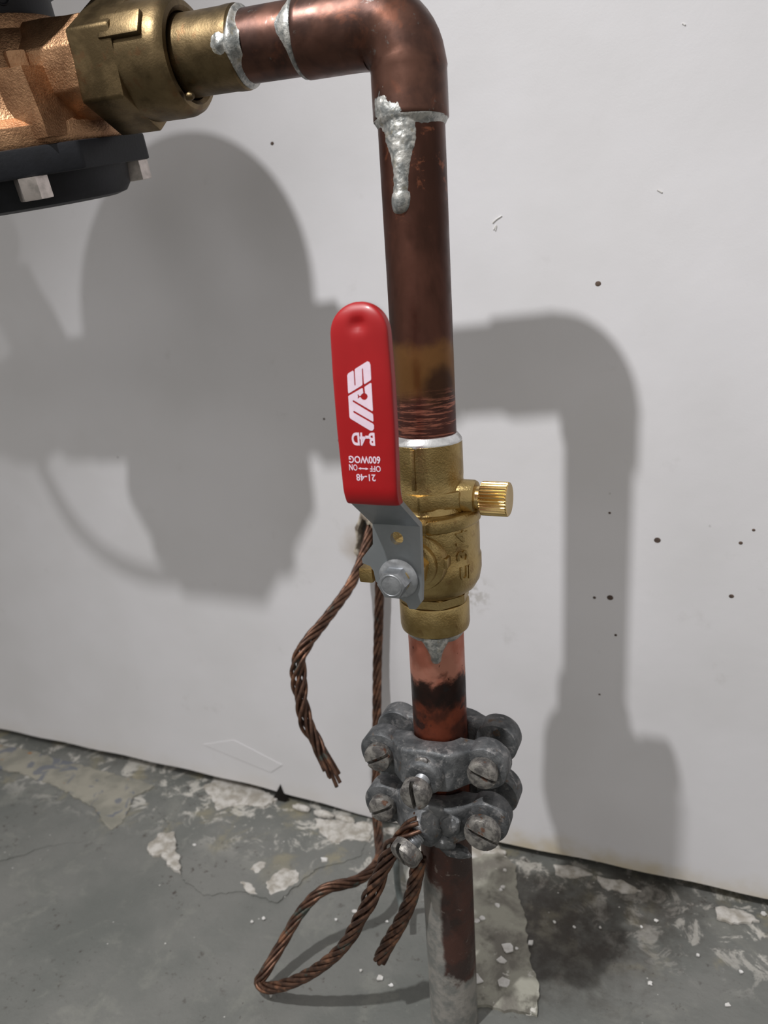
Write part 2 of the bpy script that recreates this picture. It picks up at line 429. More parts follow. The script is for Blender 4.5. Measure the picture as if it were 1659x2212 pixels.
def slab(name, pts, thick, mat, parent=None, z0=-.6, jit=.25, loc=None, ragged=1.0, lift=None):
    """irregular thin layer on the floor; pts are floor points"""
    P = []
    for i in range(len(pts)):
        a = Vector(pts[i]); b = Vector(pts[(i+1) % len(pts)]); d = b-a; nrm = V(-d.y, d.x, 0).normalized()
        sub = max(3, int(d.length/1.6))
        for k in range(sub):
            q = a + d*(k/sub); P.append(q + nrm*(ragged*(1.5*mnoise.noise(V(q.x*.22, q.y*.22, thick*7)) + 1.1*mnoise.noise(V(q.x*.7, q.y*.7, 5)))))
    c = sum(P, V(0, 0, 0))/len(P); bm = new()
    lo = [bm.verts.new((p.x, p.y, z0)) for p in P]; n = len(P)
    lf = lift or (lambda p: 0)
    e = [bm.verts.new((p.x, p.y, thick*.8 + random.uniform(-jit, jit)*thick*.5 + lf(p))) for p in P]
    i_ = [bm.verts.new((c.x+(p.x-c.x)*.86, c.y+(p.y-c.y)*.86, thick + random.uniform(-jit, jit)*thick*.5 + lf(p))) for p in P]
    for a in range(n):
        b = (a+1) % n; bm.faces.new((lo[a], lo[b], e[b], e[a])); bm.faces.new((e[a], e[b], i_[b], i_[a]))
    bm.faces.new(i_); bm.faces.new(list(reversed(lo)))
    return finish(name, bm, mat, parent, True, 30, loc)
F = lambda L: [atZ(a, b) for a, b in L]
slab('residue_patch', F([(985, 1862), (1040, 1838), (1092, 1850), (1112, 1870), (1118, 1935), (1135, 1990), (1142, 2070), (1162, 2130), (1160, 2195), (1105, 2188), (1060, 2178), (960, 2165), (930, 2050), (950, 1950)]), 1.6, 'skim', floor)
slab('old_paper_strip', F([(-40, 1602), (60, 1622), (160, 1650), (300, 1688), (335, 1700), (290, 1722), (262, 1780), (240, 1795), (215, 1752), (120, 1700), (50, 1672), (-40, 1655)]), .9, 'vinyl', floor)
slab('paint_layer', F([(-60, 1690), (60, 1700), (150, 1740), (215, 1780), (258, 1792), (200, 1818), (110, 1826), (40, 1850), (-60, 1878)]), .5, 'floor', floor)
slab('paint_layer', F([(335, 1745), (365, 1780), (385, 1830), (395, 1900), (440, 1935), (520, 1925), (600, 1950), (680, 1880), (780, 1850), (795, 1800), (690, 1770), (560, 1745), (440, 1712)]), .55, 'floor', floor)
for L, th in (([(318, 1835), (345, 1802), (378, 1800), (380, 1838), (388, 1850), (390, 1890), (372, 1880), (350, 1848), (330, 1850)], 1.5),
              ([(440, 1700), (480, 1680), (560, 1705), (600, 1728), (570, 1745), (520, 1740), (470, 1752), (455, 1725)], 1.3),
              ([(680, 1770), (730, 1775), (800, 1788), (800, 1822), (760, 1815), (720, 1825), (690, 1800)], 1.4),
              ([(575, 1905), (610, 1878), (640, 1880), (648, 1905), (620, 1920), (585, 1935)], .8),
              ([(520, 1905), (545, 1912), (555, 1935), (535, 1930)], .7),
              ([(540, 1880), (560, 1862), (575, 1865), (558, 1888)], .7),
              ([(1000, 1835), (1030, 1815), (1070, 1825), (1085, 1845), (1050, 1850), (1010, 1862)], 2.0),
              ([(1290, 1898), (1340, 1902), (1385, 1925), (1350, 1930), (1300, 1918)], .8),
              ([(1545, 1960), (1600, 1965), (1640, 1990), (1580, 1995), (1550, 1985)], .9),
              ([(1195, 1868), (1240, 1872), (1280, 1890), (1230, 1898), (1200, 1890)], .8)):
    slab('plaster_residue', F(L), th, 'plaster', floor)
# crumbled plaster bridging the gap in the middle, dark patch painted as a shaded notch beside it
def rock(name, c, r, mat, seed, parent=None, flat=.7):
    rnd = random.Random(seed); bm = new(); bmesh.ops.create_icosphere(bm, subdivisions=3, radius=1)
    k = [(rnd.uniform(2, 5), rnd.uniform(2, 5), rnd.uniform(0, 6)) for _ in range(3)]
    for v in bm.verts:
        s = 1 + .22*mnoise.noise(v.co*1.6 + V(seed*3.7, 0, 0)) + .14*mnoise.noise(v.co*3.6 + V(0, seed*2.1, 0)) + 0*k[0][0]
        v.co = Vector((v.co.x*r[0], v.co.y*r[1], v.co.z*r[2]))*s + Vector(c)
    return finish(name, bm, mat, parent, True, 28)
for i, (px, py, r) in enumerate([(652, 1748, 4.2), (700, 1762, 4.5), (745, 1772, 4.2), (790, 1786, 4.0), (850, 1800, 4.5), (1040, 1838, 4.2), (1075, 1843, 3.4), (930, 1815, 4.4)]):
    p = atZ(px, py); rock('plaster_crumb', (p.x, min(p.y, WALL_Y-1.2), 1.0), (r*1.6, r*.6, r*.55), 'plaster', i, floor)
bm = new(); P = [atY(a, b, WALL_Y) for a, b in ((586, 1730), (597, 1712), (606, 1694), (613, 1712), (622, 1722), (614, 1738), (600, 1745))]
prism(bm, [(p.x, p.z) for p in P], (0, WALL_Y+.1, 0), (1, 0, 0), (0, 0, 1), .7)
finish('notch_shade_patch', bm, 'cavity_shade', wall, False)  # flat dark patch on the board, its colour imitates a shaded recess

# ---------------------------------------------------------------- pipework
HV = V(-1, -.07, .02).normalized(); HC = V(PX, PY, 412.0)
def hp(t): return HC + HV*t
def pipe_bm(o, a, l0, l1, r, seg=64):
    bm = new(); lathe(bm, [(r-1.3, l0), (r-.15, l0), (r, l0+.2), (r, l1-.2), (r-.15, l1), (r-1.3, l1)], o, a, seg, True, True); return bm
def patch(name, o, a, f, r0, h0, h1, t0, t1, fn, mat, parent, nh=70, nt=70):
    """lumpy skin on a cylinder: fn(theta_deg, h) = thickness over r0 (negative hides it inside)"""
    a = Vector(a).normalized(); f = Vector(f); f = (f - a*f.dot(a)).normalized(); rt = f.cross(a) * -1
    bm = new(); rings = []
    full = abs(t1-t0) >= 360
    ns = nt if full else nt+1
    for i in range(nh+1):
        h = h0 + (h1-h0)*i/nh; row = []
        for j in range(ns):
            th = t0 + (t1-t0)*j/nt; r = r0 + max(-.5, min(fn(th, h), 4.0)); q = math.radians(th)
            row.append(Vector(o) + a*h + (f*math.cos(q) + rt*math.sin(q))*r)
        rings.append(row)
    rings_to_bm(bm, rings, False, False, full)
    return finish(name, bm, mat, parent, True, 60)
def rough(t, h, k=1.0):
    return .42*mnoise.noise(V(t*.09*k, h*.45, 3.1)) + .34*mnoise.noise(V(t*.21*k, h*1.1, 9.4)) + .16*mnoise.noise(V(t*.5, h*2.3, 1.7))
TOCAM = V(.336, -.942, 0)
lump = lambda d, w: math.exp(-(d/w)**2)

# vertical riser between elbow and valve
rp = thing('copper_pipe', 'brown tarnished vertical copper pipe between the elbow and the valve', 'pipe', (PX, PY, 272))
finish('tube', pipe_bm((PX, PY, 0), (0, 0, 1), 272, 396, 11.1), 'riser', rp)
# horizontal nipple
np_ = thing('copper_pipe', 'short horizontal copper pipe between the brass coupling and the elbow', 'pipe', hp(30))
finish('tube', pipe_bm(HC, HV, 28, 74, 11.1), 'copper', np_)
# elbow
el = thing('copper_elbow', 'brown copper elbow with grey solder runs at both cups', 'elbow', HC + V(0, 0, -28))
def elbow_bm():
    bm = new(); rings = []; Rb = 13.2; n = 56
    secs = []
    cv = V(PX, PY, 0)
    up_ = V(0, 0, 1); c = HC + HV*Rb - up_*Rb
    for h, r in ((-28.8, 11.15), (-28.9, 12.0), (-28.4, 12.45), (-27, 12.45), (-17, 12.4), (-14.5, 12.35)):
        secs.append((HC + up_*h, -up_, r))
    for k in range(0, 13):
        q = PI/2*k/12; p = c - HV*(Rb*math.cos(q)) + up_*(Rb*math.sin(q)); d = -(up_*math.cos(q) + HV*math.sin(q))
        secs.append((p, d, 12.2 if 0 < k < 12 else 12.55))
    for h, r in ((16, 12.4), (20, 12.35), (33.5, 12.45), (35, 12.45), (35.5, 12.0), (35.4, 11.15)):
        secs.append((HC + HV*h, -HV, r))
    side = HV.cross(up_).normalized()
    for p, d, r in secs:
        w = d.cross(side).normalized()
        rings.append([p + (side*math.cos(2*PI*j/n) + w*math.sin(2*PI*j/n))*r for j in range(n)])
    rings_to_bm(bm, rings, False, False); return bm
finish('fitting', elbow_bm(), 'copper', el, True, 50)
def drip(t, h):
    z = h
    ring = 1.25*max(0, min(1, (z-381.0)/2.2)) - .25 + .15*rough(t, z)
    ring += .9*lump(t+30, 30)*max(0, min(1, (z-377)/5))
    ring += .6*lump(t-28, 22)*max(0, min(1, (z-379.5)/3))
    c = -25 + 4*math.sin((z-360)*.12)
    w = 15.5 + 17*max(0, min(1, (z-366)/11))**1.5
    run = (1.35 - (abs(t-c)/w)**2*1.7) if 354.6 < z else -1
    if z < 360.5: run = 2.5*math.sqrt(max(0, 1-((z-358.6)/4.2)**2)) - (abs(t-c)/18)**2*2.4 - .2
    if z > 360.5: run += .55*rough(t*1.4, z)
    return max(ring, run)
patch('solder_run', (PX, PY, 0), (0, 0, 1), TOCAM, 11.1, 353.5, 383.4, -105, 105, drip, 'solder', el, 90, 100)
def cup_smear(t, h): return .75*lump(t+52, 12)*lump(h-386.5, 2.6) + .5*lump(t+30, 14)*lump(h-384.5, 2) - .12 + .35*rough(t*1.5, h)*lump(t+45, 30)
patch('solder_smear', (PX, PY, 0), (0, 0, 1), TOCAM, 12.42, 383.2, 392, -95, 60, cup_smear, 'solder', el, 40, 80)
HF = V(0, -.93, -.36)
def ring_h(t, h):   # solder bead where the nipple enters the elbow
    w = 1.1 + 2.3*lump(t-28, 26)
    return .15 + (1.35+.5*lump(t-28, 30))*lump(h-36.2, w) + .12*rough(t, h) - .45
patch('solder_bead', HC, HV, HF, 11.1, 35.2, 43.5, -130, 150, ring_h, 'solder', el, 50, 110)

# tailpiece + union nut
cp = thing('pipe_coupling', 'aged brass union nut and tailpiece on the copper side of the meter', 'coupling', hp(95))
bm = new(); lathe(bm, [(11.1, 57.6), (12.3, 57.6), (12.9, 58.3), (12.9, 61), (12.7, 63), (12.7, 74), (13.0, 82), (11, 82)], HC, HV, 64, False, False)
finish('tailpiece', bm, 'old_brass', cp)
def tail_solder(t, h):
    w = 1.0 + 2.0*lump(t-12, 24)
    return (1.7+1.0*lump(t-14, 26))*lump(h-57.0, w) + .9*lump(t-10, 12)*lump(h-60.5, 2.2) + .16*rough(t*1.3, h) - .4
patch('solder_bead', HC, HV, HF, 11.3, 53.5, 59, -140, 160, tail_solder, 'solder', cp, 40, 110)
patch('solder_lump', HC, HV, HF, 12.85, 58.2, 66, -40, 60, lambda t, h: 1.5*lump(t-14, 11)*lump(h-60.2, 2.0)+.35*rough(t*1.6, h)*lump(t-14, 16)*lump(h-60, 3)-.25, 'solder', cp, 40, 60)
def union_nut(parent, o, a, hexrot, lug=0):
    bm = new()
    lathe(bm, [(12.9, 3.5), (13.6, 1.2), (15.0, .2), (16.6, .5), (17.8, 1.8), (18.6, 4.2), (18.8, 8), (18.8, 22), (18.3, 22)], o, a, 72, False, True)
    finish('nut_barrel', bm, 'old_brass', parent)
    bm = new(); a_, u, w = frame(a); c = Vector(o) + a_*20
    poly = []
    for k in range(6):
        q = hexrot + k*PI/3; poly.append((21.8*math.cos(q), 21.8*math.sin(q)))
    prism(bm, poly, c - a_*2, u, w, 17.5)
    bmesh.ops.bevel(bm, geom=list(bm.edges), offset=1.1, segments=2, affect='EDGES', profile=.6)
    # one worn wrench lug reaches over the barrel
    q = hexrot + lug*PI/3; d = u*math.cos(q) + w*math.sin(q)
    box(bm, c + a_*-5.0 + d*18.2, 16, 4.6, 8, .9, Matrix((a_, d, a_.cross(d))).transposed())
    finish('hex_collar', bm, 'old_brass', parent, True, 40)
union_nut(cp, hp(78.5), HV, .35)
bm = new(); lathe(bm, [(1.3, 0), (1.5, 1.5), (.9, 2.6)], hp(77.5) + V(0, -7.2, -14.2), -HV, 10)
finish('burr', bm, 'old_brass', cp)

# ---------------------------------------------------------------- water meter (leans towards the room)
MX, MYc, MZ = -254.0, 243.0, 414.6
TL = math.radians(12)
def mt(x, y, z): return V(MX + x, MYc + y*math.cos(TL) - z*math.sin(TL), MZ + y*math.sin(TL) + z*math.cos(TL))
MA = (mt(0, 0, 1) - mt(0, 0, 0)).normalized(); MF = (mt(0, -1, 0) - mt(0, 0, 0)).normalized(); MO = mt(0, 0, 0)
MR = V(1, 0, 0)
wm = thing('water_meter', 'cast bronze water meter with black bottom plate beside the brass union nut', 'water meter', mt(0, 0, -40))
bm = new()
lathe(bm, [(30, -22), (44, -22), (44.5, -20.5), (44, -15.5), (42, -14), (39.5, -12.5), (38, -9), (37, 3), (35, 6), (32, 12), (28.5, 15.5), (27.5, 19.5), (26.8, 20.5), (22, 20.5)], MO, MA, 64, True, True, MR)
finish('casing', bm, 'bronze', wm, True, 28)
for s in (1, -1):
    bm = new(); u, w = MF*-1, MA
    poly = lambda R: [(R*math.cos(PI/8+k*PI/4), R*math.sin(PI/8+k*PI/4)) for k in range(8)]
    rings = []
    for xx, R in ((20, 19.0), (36, 18.4), (42, 17.8), (46, 17.4), (52, 17.2)):
        rings.append([MO + MR*(xx*s) + u*p[0] + w*p[1] for p in poly(R)])
    rings_to_bm(bm, rings)
    for k in range(1): pass
    bmesh.ops.bevel(bm, geom=[e for e in bm.edges if e.calc_length() > 3], offset=.9, segments=2, affect='EDGES', profile=.6)
    finish('spud', bm, 'bronze', wm, True, 28)
    # web between spud and flange
    bm = new()
    prism(bm, [(20*s, -20), (41*s, -20), (41*s, -14), (39*s, 2), (20*s, 2)], MO + MF*9, MR, MA, 18*s if False else 18)
    for v in bm.verts: pass
    finish('rib', bm, 'bronze', wm, True, 28)
# vertical casting ribs round the drum
for ang in (32, 62, 118, 148, -32, -62, -118, -148):
    q = math.radians(ang); d = MR*math.cos(q) + MF*math.sin(q); t = MA.cross(d)
    bm = new(); box(bm, MO + d*35.5 + MA*(-2), 5, 7, 20, 1.4, Matrix((d, t, MA)).transposed())
    finish('rib', bm, 'bronze', wm, True, 40)
bm = new()
oct_ = [(50*math.cos(PI/8+k*PI/4), 50*math.sin(PI/8+k*PI/4)) for k in range(8)]
prism(bm, [(a, b) for a, b in oct_], MO - MA*31.5, MR, -MF, 9.5)
bmesh.ops.bevel(bm, geom=list(bm.edges), offset=1.2, segments=2, affect='EDGES', profile=.6)
lathe(bm, [(32, -42.5), (36, -41.5), (38, -39), (39, -31)], MO, MA, 48, True, True, MR)
finish('bottom_plate', bm, 'black', wm, True, 35, label='black bottom plate')
def hexbolt(bm, o, a, R, h, fl=0, flh=0, seg=32):
    a, u, w = frame(a)
    if fl: lathe(bm, [(fl, 0), (fl, flh*.4), (fl*.93, flh*.62), (R*1.02, flh*.85), (R*.9, flh*.9)], o, a, seg)
    prism(bm, [(R*math.cos(k*PI/3), R*math.sin(k*PI/3)) for k in range(6)], Vector(o)+a*flh*.6, u, w, h-flh*.6, .5, 2)
for k in range(4):
    q = PI/4 + k*PI/2 ; d = MR*math.cos(q) + MF*math.sin(q)
    bm = new(); hexbolt(bm, MO - MA*31.4 + d*41.5, -MA, 6.0, 7.5, 0, 0)
    finish('bolt', bm, 'stainless', wm, True, 30)
# register head on top
bm = new(); lathe(bm, [(27.0, 20), (27.4, 21), (27.4, 44), (25, 46)], MO, MA, 72, True, True, MR)
reg = finish('register', bm, 'black', wm, True, 40, label='black register housing')
bm = new()
q0 = math.radians(24)
ring = []
for k in range(40):
    t = 2*PI*k/40; aa = q0 + .16*math.cos(t); ring.append(MO + (MR*math.cos(aa) + MF*math.sin(aa))*27.5 + MA*(31 + 8.5*math.sin(t)))
tube(bm, ring + [ring[0]], .45, 6)
finish('embossed_ring', bm, 'black', reg)
bm = new(); lathe(bm, [(26, 26), (44, 34), (53, 40), (54, 43), (54, 56), (52, 59), (46, 62), (20, 64)], MO + MR*0, MA, 72, True, True, MR)
finish('lid', bm, 'black', wm, True, 40)  # wide unseen lid, shaped to cast the round shadow on the wall

# far side of the meter: nut, pipe and a stop valve added for its shadow, out of frame to the left
cp2 = thing('pipe_coupling', 'aged brass union nut on the supply side of the meter', 'coupling', (MX-68, MYc, MZ))
union_nut(cp2, (MX-80, MYc-3, MZ+1), V(1, .07, -.02), .1)
bm = new(); lathe(bm, [(11.1, 0), (12.9, 0), (12.9, 24), (11, 24)], (MX-102, MYc-4.5, MZ+1), V(1, .07, -.02), 48, False, False)
finish('tailpiece', bm, 'old_brass', cp2)
p2 = thing('copper_pipe', 'horizontal copper supply pipe on the far side of the meter', 'pipe', (MX-250, MYc-14, MZ+4))
finish('tube', pipe_bm((MX-96, MYc-4, MZ+1), V(-1, -.07, .02), 0, 330, 11.1), 'copper', p2)

# ---------------------------------------------------------------- ball valve
VC = V(PX, PY, 235.5)
bv = thing('ball_valve', 'brass ball valve with a red-sleeved lever and side drain cap', 'valve', (PX, PY, 202))
bm = new()
lathe(bm, [(11.2, 277.2), (12.6, 277.3), (13.1, 276.6), (13.15, 264.5), (13.0, 262.2), (13.3, 261), (13.6, 252.6), (14.2, 251.6), (16.6, 250.8), (17.9, 249.6), (18.4, 247.4), (18.5, 240), (18.4, 233.5), (18.9, 232.6), (18.9, 227.5), (18.1, 223.4), (16.4, 220.4), (14.2, 218.9), (13.5, 218.4), (12.7, 217.9), (12.6, 214.6), (13.4, 214.3), (13.7, 213.6), (13.7, 204.5), (13.3, 202.8), (12.4, 202.1), (11.2, 202.1)], (PX, PY, 0), (0, 0, 1), 72, True, True)
body = finish('body', bm, 'brass', bv, True, 32)
# wrench hexagon under the upper cup
bm = new(); q0 = math.atan2(-.942, .336) + PI/6 + .25
prism(bm, [(15.7*math.cos(q0+k*PI/3), 15.7*math.sin(q0+k*PI/3)) for k in range(6)], (PX, PY, 253.2), (1, 0, 0), (0, 1, 0), 6.4)
bmesh.ops.bevel(bm, geom=list(bm.edges), offset=1.0, segments=2, affect='EDGES', profile=.6)
finish('wrench_flats', bm, 'brass', body, True, 40)
# stem boss and gland
bm = new(); lathe(bm, [(11.5, 12), (11.4, 17), (10.8, 18.6), (8.8, 19.4), (8.6, 21.5), (7.6, 22.2)], VC, (0, -1, 0), 48)
finish('stem_boss', bm, 'brass', body, True, 40)
bm = new(); prism(bm, [(7.0*math.cos(k*PI/3+.3), 7.0*math.sin(k*PI/3+.3)) for k in range(6)], VC + V(0, -22, 0), (1, 0, 0), (0, 0, 1), 6, .6, 2)
lathe(bm, [(4.2, 27), (4.2, 36)], VC, (0, -1, 0), 24)
finish('gland_nut', bm, 'brass_bright', body, True, 40)
# stop lugs
bm = new(); p = atY(790, 1238, 227); box(bm, (p.x+1.0, 229, p.z), 5.4, 9, 5.6, .9)
box(bm, (p.x+3.5, 238, p.z), 5, 12, 5.0, .8)
finish('stop_lug', bm, 'brass', body, True, 40)
bm = new(); p = atY(952, 1216, 236.5); box(bm, (p.x, 238, p.z), 5.6, 5, 4.0, .8); finish('stop_lug', bm, 'brass', body, True, 40)
bm = new(); rings = []
for k in range(30):
    az = math.radians(14 + 92*k/29); e = 1 if 0 < k < 29 else .82; row = []
    for j in range(20):
        q = 2*PI*j/20; cq, sq = math.cos(q), math.sin(q)
        rr = 17.2 + 2.1*e*math.copysign(abs(cq)**.5, cq); zz = 248.4 + 2.7*e*math.copysign(abs(sq)**.5, sq) + .9*math.sin((az-.25)*1.2)
        row.append(V(PX + math.sin(az)*rr, PY - math.cos(az)*rr, zz))
    rings.append(row)
rings_to_bm(bm, rings); finish('shoulder', bm, 'brass', body, True, 40)
bm = new(); prism(bm, [(-2.6, -6), (2.6, -6), (2.0, 6), (-2.0, 6)], (PX+8.6, PY-14.2, 261), (.93, .37, 0), (0, 0, 1), .001) if False else box(bm, (PX-1.0, PY-13.1, 268.5), 1.6, .9, 15, .3); finish('parting_line', bm, 'brass', body, True, 40)
# lower rounded hexagon and ring
bm = new(); prism(bm, [(14.0*math.cos(k*PI/4+.5), 14.0*math.sin(k*PI/4+.5)) for k in range(8)], (PX, PY, 214.0), (1, 0, 0), (0, 1, 0), 4.6)
bmesh.ops.bevel(bm, geom=list(bm.edges), offset=.7, segments=2, affect='EDGES'); finish('lower_flats', bm, 'brass', body, True, 40)
# drain
DZ = 255.6
bm = new(); lathe(bm, [(6.9, 8), (6.7, 17.4), (6.2, 18.3), (5.4, 18.4)], (PX, PY, DZ), (1, 0, 0), 40)
finish('drain_boss', bm, 'brass', body, True, 40)
bm = new(); lathe(bm, [(4.6, 18), (4.6, 20.6), (5.0, 21)], (PX, PY, DZ), (1, 0, 0), 32); finish('drain_neck', bm, 'brass_bright', body)
bm = new(); kn = 30
lathe(bm, [(5.3, 20.2), (6.25, 20.5), (6.35, 21), (6.35, 30.0), (6.1, 30.5), (5.7, 30.7)], (PX, PY, DZ), (1, 0, 0), kn*6, True, True, None,
      lambda r, h, t: r - (.6*(.5+.5*math.cos(t*kn)) if 20.4 < h < 30.3 else 0))
finish('drain_cap', bm, 'brass_bright', bv, True, 18, label='knurled bright brass drain cap')
# text helpers -----------------------------------------------------------
def text_bm(body_, bold=0.0):
    cu = bpy.data.curves.new('lettering', 'FONT'); cu.body = body_; cu.extrude = .5; cu.offset = bold; cu.resolution_u = 4
    o = bpy.data.objects.new('lettering', cu); COL.objects.link(o)
    dg = bpy.context.evaluated_depsgraph_get(); dg.update()
    me = bpy.data.meshes.new_from_object(o.evaluated_get(dg)); bm = new(); bm.from_mesh(me)
    bpy.data.objects.remove(o); bpy.data.curves.remove(cu); bpy.data.meshes.remove(me)
    return bm
def fit_text(s, w, h, place, bold=.0):
    """text scaled to w x h (mm); place(u, v, d) -> point, u,v centred, d in 0..1 through the depth"""
    bm = text_bm(s, bold); xs = [v.co.x for v in bm.verts]; ys = [v.co.y for v in bm.verts]
    x0, x1, y0, y1 = min(xs), max(xs), min(ys), max(ys)
    for v in bm.verts: v.co = place(((v.co.x-x0)/(x1-x0)-.5)*w, ((v.co.y-y0)/(y1-y0)-.5)*h, v.co.z+.5)
    return bm
# raised size mark on the side of the body
def on_body(az0, zc, r, roll=0):
    def f(u, v, d):
        uu = u*math.cos(roll) - v*math.sin(roll); vv = u*math.sin(roll) + v*math.cos(roll)
        az = az0 + uu/r; return V(PX + math.sin(az)*(r-.25+.7*d), PY - math.cos(az)*(r-.25+.7*d), zc + vv)
    return f
finish('size_mark', fit_text('3/4', 11.5, 5.2, on_body(math.radians(56), 240.5, 18.5, PI/2), .02), 'brass', body, True, 40)
finish('size_mark', fit_text('UI', 4.6, 5.4, on_body(math.radians(58), 229.8, 18.9, 0), .02), 'brass', body, True, 40)
# solder at both cups
patch('solder_ring', (PX, PY, 0), (0, 0, 1), TOCAM, 11.1, 275.6, 280.2, -180, 180, lambda t, h: 1.95 - 1.0*(max(0, h-277.2)/1.6)**1.3 + .25*rough(t*.5, h)*.6 - (2 if h > 279.6 else 0), 'bright_solder', bv, 24, 120)
def drop(t, h):
    up_ = .9*max(0, min(1, (h-199.6)/2.0)) - .25 + .16*rough(t*.7, h)
    c = -2; w = 11 + 20*max(0, min(1, (h-194)/6.5))**1.6
    dr = -1
    if h > 191.2: dr = 3.0*math.sqrt(max(0, 1-((h-196)/4.9)**2)) - (abs(t-c)/w)**2*2.6 - .15 if h < 196 else 3.0 - .13*(h-196) - (abs(t-c)/w)**2*2.6 - .15 + .4*rough(t, h)
    return max(up_ + .5*lump(t-40, 18)*max(0, min(1, (h-198)/3)), dr)
patch('solder_drip', (PX, PY, 0), (0, 0, 1), TOCAM, 11.1, 190.5, 202.4, -110, 110, drop, 'solder', bv, 50, 100)

# lever: plate with hole, bend, and steel tongue inside the sleeve
lever = thing('lever_root', 'x', 'x', (0, 0, 0)) if False else None
bm = new()
PLY = 220.5
crop = [(755, 870), (775, 900), (795, 1420), (790, 1580), (740, 1645), (680, 1640), (655, 1585), (600, 1550), (520, 1520), (440, 1460), (380, 1390), (360, 1300), (330, 1255), (262, 1230), (255, 1190), (355, 1060), (350, 880)]
outer = [atY(720+a/4.1475, 920+b/4.1475, PLY) for a, b in crop]
outer = [(p.x, p.z) for p in outer]
hc = atY(857, 1163, PLY); hole = [(hc.x + 2.35*math.cos(2*PI*k/20), hc.z + 2.35*math.sin(2*PI*k/20)) for k in range(20)]
es = []
for loop in (outer, hole):
    vs = [bm.verts.new((p[0], PLY, p[1])) for p in loop]
    es += [bm.edges.new((vs[i], vs[(i+1) % len(vs)])) for i in range(len(vs))]
bmesh.ops.triangle_fill(bm, use_beauty=True, edges=es)
g = bmesh.ops.extrude_face_region(bm, geom=list(bm.faces))
for v in [q for q in g['geom'] if isinstance(q, bmesh.types.BMVert)]: v.co.y += 2.4
# bend up to the sleeve
zt, zb = 267.5, 255.0
def slabq(bm, A, B):
    """A,B = (xl, xr, y, z) rows; thickness 2.4 away from the viewer"""
    f0 = [bm.verts.new(p) for p in ((A[0], A[2], A[3]), (A[1], A[2], A[3]), (B[1], B[2], B[3]), (B[0], B[2], B[3]))]
    f1 = [bm.verts.new((v.co.x, v.co.y+2.4, v.co.z+.6)) for v in f0]
    bm.faces.new(f0); bm.faces.new(list(reversed(f1)))
    for i in range(4): bm.faces.new((f0[i], f1[i], f1[(i+1) % 4], f0[(i+1) % 4]))
slabq(bm, (-99.7, -82.5, PLY, 254.6), (-100.8, -83.4, 206.2, 266.5))
slabq(bm, (-100.8, -83.4, 206.2, 266.5), (-100.6, -83.6, 204.6, 280))
lev = finish('lever', bm, 'steel', bv, True, 25, label='grey galvanised steel lever plate')
# sleeve
GX, GY, TH = -92.3, 205.6, 2.7
def sleeve_bm():
    bm = new(); rings = []; n = 96
    zs = [266.0, 266.15, 266.5, 267.1] + [267.1 + (318.5-267.1)*k/44 for k in range(1, 45)] + [318.5 + 9.4*math.sin(PI/2*k/14) for k in range(1, 15)]
    for z in zs:
        if z <= 318.5: w = 9.15 + .55*min(1, max(0, (z-268)/22)) - .35*max(0, (z-306)/12.5)
        else: w = 9.35*math.sqrt(max(.0006, 1-((z-318.5)/9.45)**2))
        th = TH*(1 if z < 322 else math.sqrt(max(.02, 1-((z-322)/6.0)**2*.97)))
        inset = .55 if z < 266.1 else (.2 if z < 266.4 else 0)
        yc = GY + (1.9*((272-z)/6)**2 if z < 272 else 0) + (.5*((z-318)/9)**2 if z > 318 else 0)
        row = []
        for k in range(n):
            t = 2*PI*k/n; ex = 2/6.0; c, s = math.cos(t), math.sin(t)
            x = (w-inset)*math.copysign(abs(c)**(2/3.2), c); y = (th-inset)*math.copysign(abs(s)**ex, s)
            if y < 0:
                y += 1.5*math.exp(-(((x-.2)/2.3)**2 + ((z-321.6)/2.0)**2))
            row.append(V(GX+x, yc+y, z))
        rings.append(row)
    rings_to_bm(bm, rings); return bm
grip = finish('grip_sleeve', sleeve_bm(), 'red', bv, True, 60, label='red vinyl sleeve with white lettering')
FY = GY - TH
def c6(a, b): p = atY(720+a/7.375, 760+b/7.375, FY); return (p.x, p.z)
def print_poly(name, pts):
    bm = new(); prism(bm, [c6(a, b) for a, b in pts], (0, FY+.25, 0), (1, 0, 0), (0, 0, 1), .31)
    return finish(name, bm, 'print', grip, False)
print_poly('printed_emblem', [(222, 375), (240, 342), (312, 298), (326, 316), (338, 532), (347, 540), (356, 527), (342, 285), (356, 266), (540, 152), (575, 162), (592, 205), (604, 430), (598, 450), (500, 515), (488, 500), (474, 270), (464, 262), (456, 275), (466, 520), (455, 535), (245, 665), (236, 640)])
arc = [(493+55*math.cos(t), 712-55*math.sin(t)) for t in [math.radians(105 + k*(330/22)) for k in range(23)]]
li = [i for i, p in enumerate(arc) if p[0] < 441]
arc_l = [p for i, p in enumerate(arc) if i <= 4]; arc_r = [p for i, p in enumerate(arc) if i >= 6]
pts2 = [(240, 710), (248, 698), (455, 578), (470, 585)] + arc_l + [(418, 704), (398, 678), (386, 682), (396, 710), (388, 742), (399, 744), (418, 722)] + arc_r + [(497, 565), (508, 550), (592, 495), (608, 505), (632, 930), (622, 946), (322, 770), (308, 778), (314, 798), (622, 985), (634, 1002), (640, 1098), (630, 1112), (332, 940), (318, 948), (324, 968), (632, 1146), (649, 1172), (648, 1225), (625, 1256), (590, 1255), (275, 1065), (258, 1035)]
print_poly('printed_emblem', pts2)
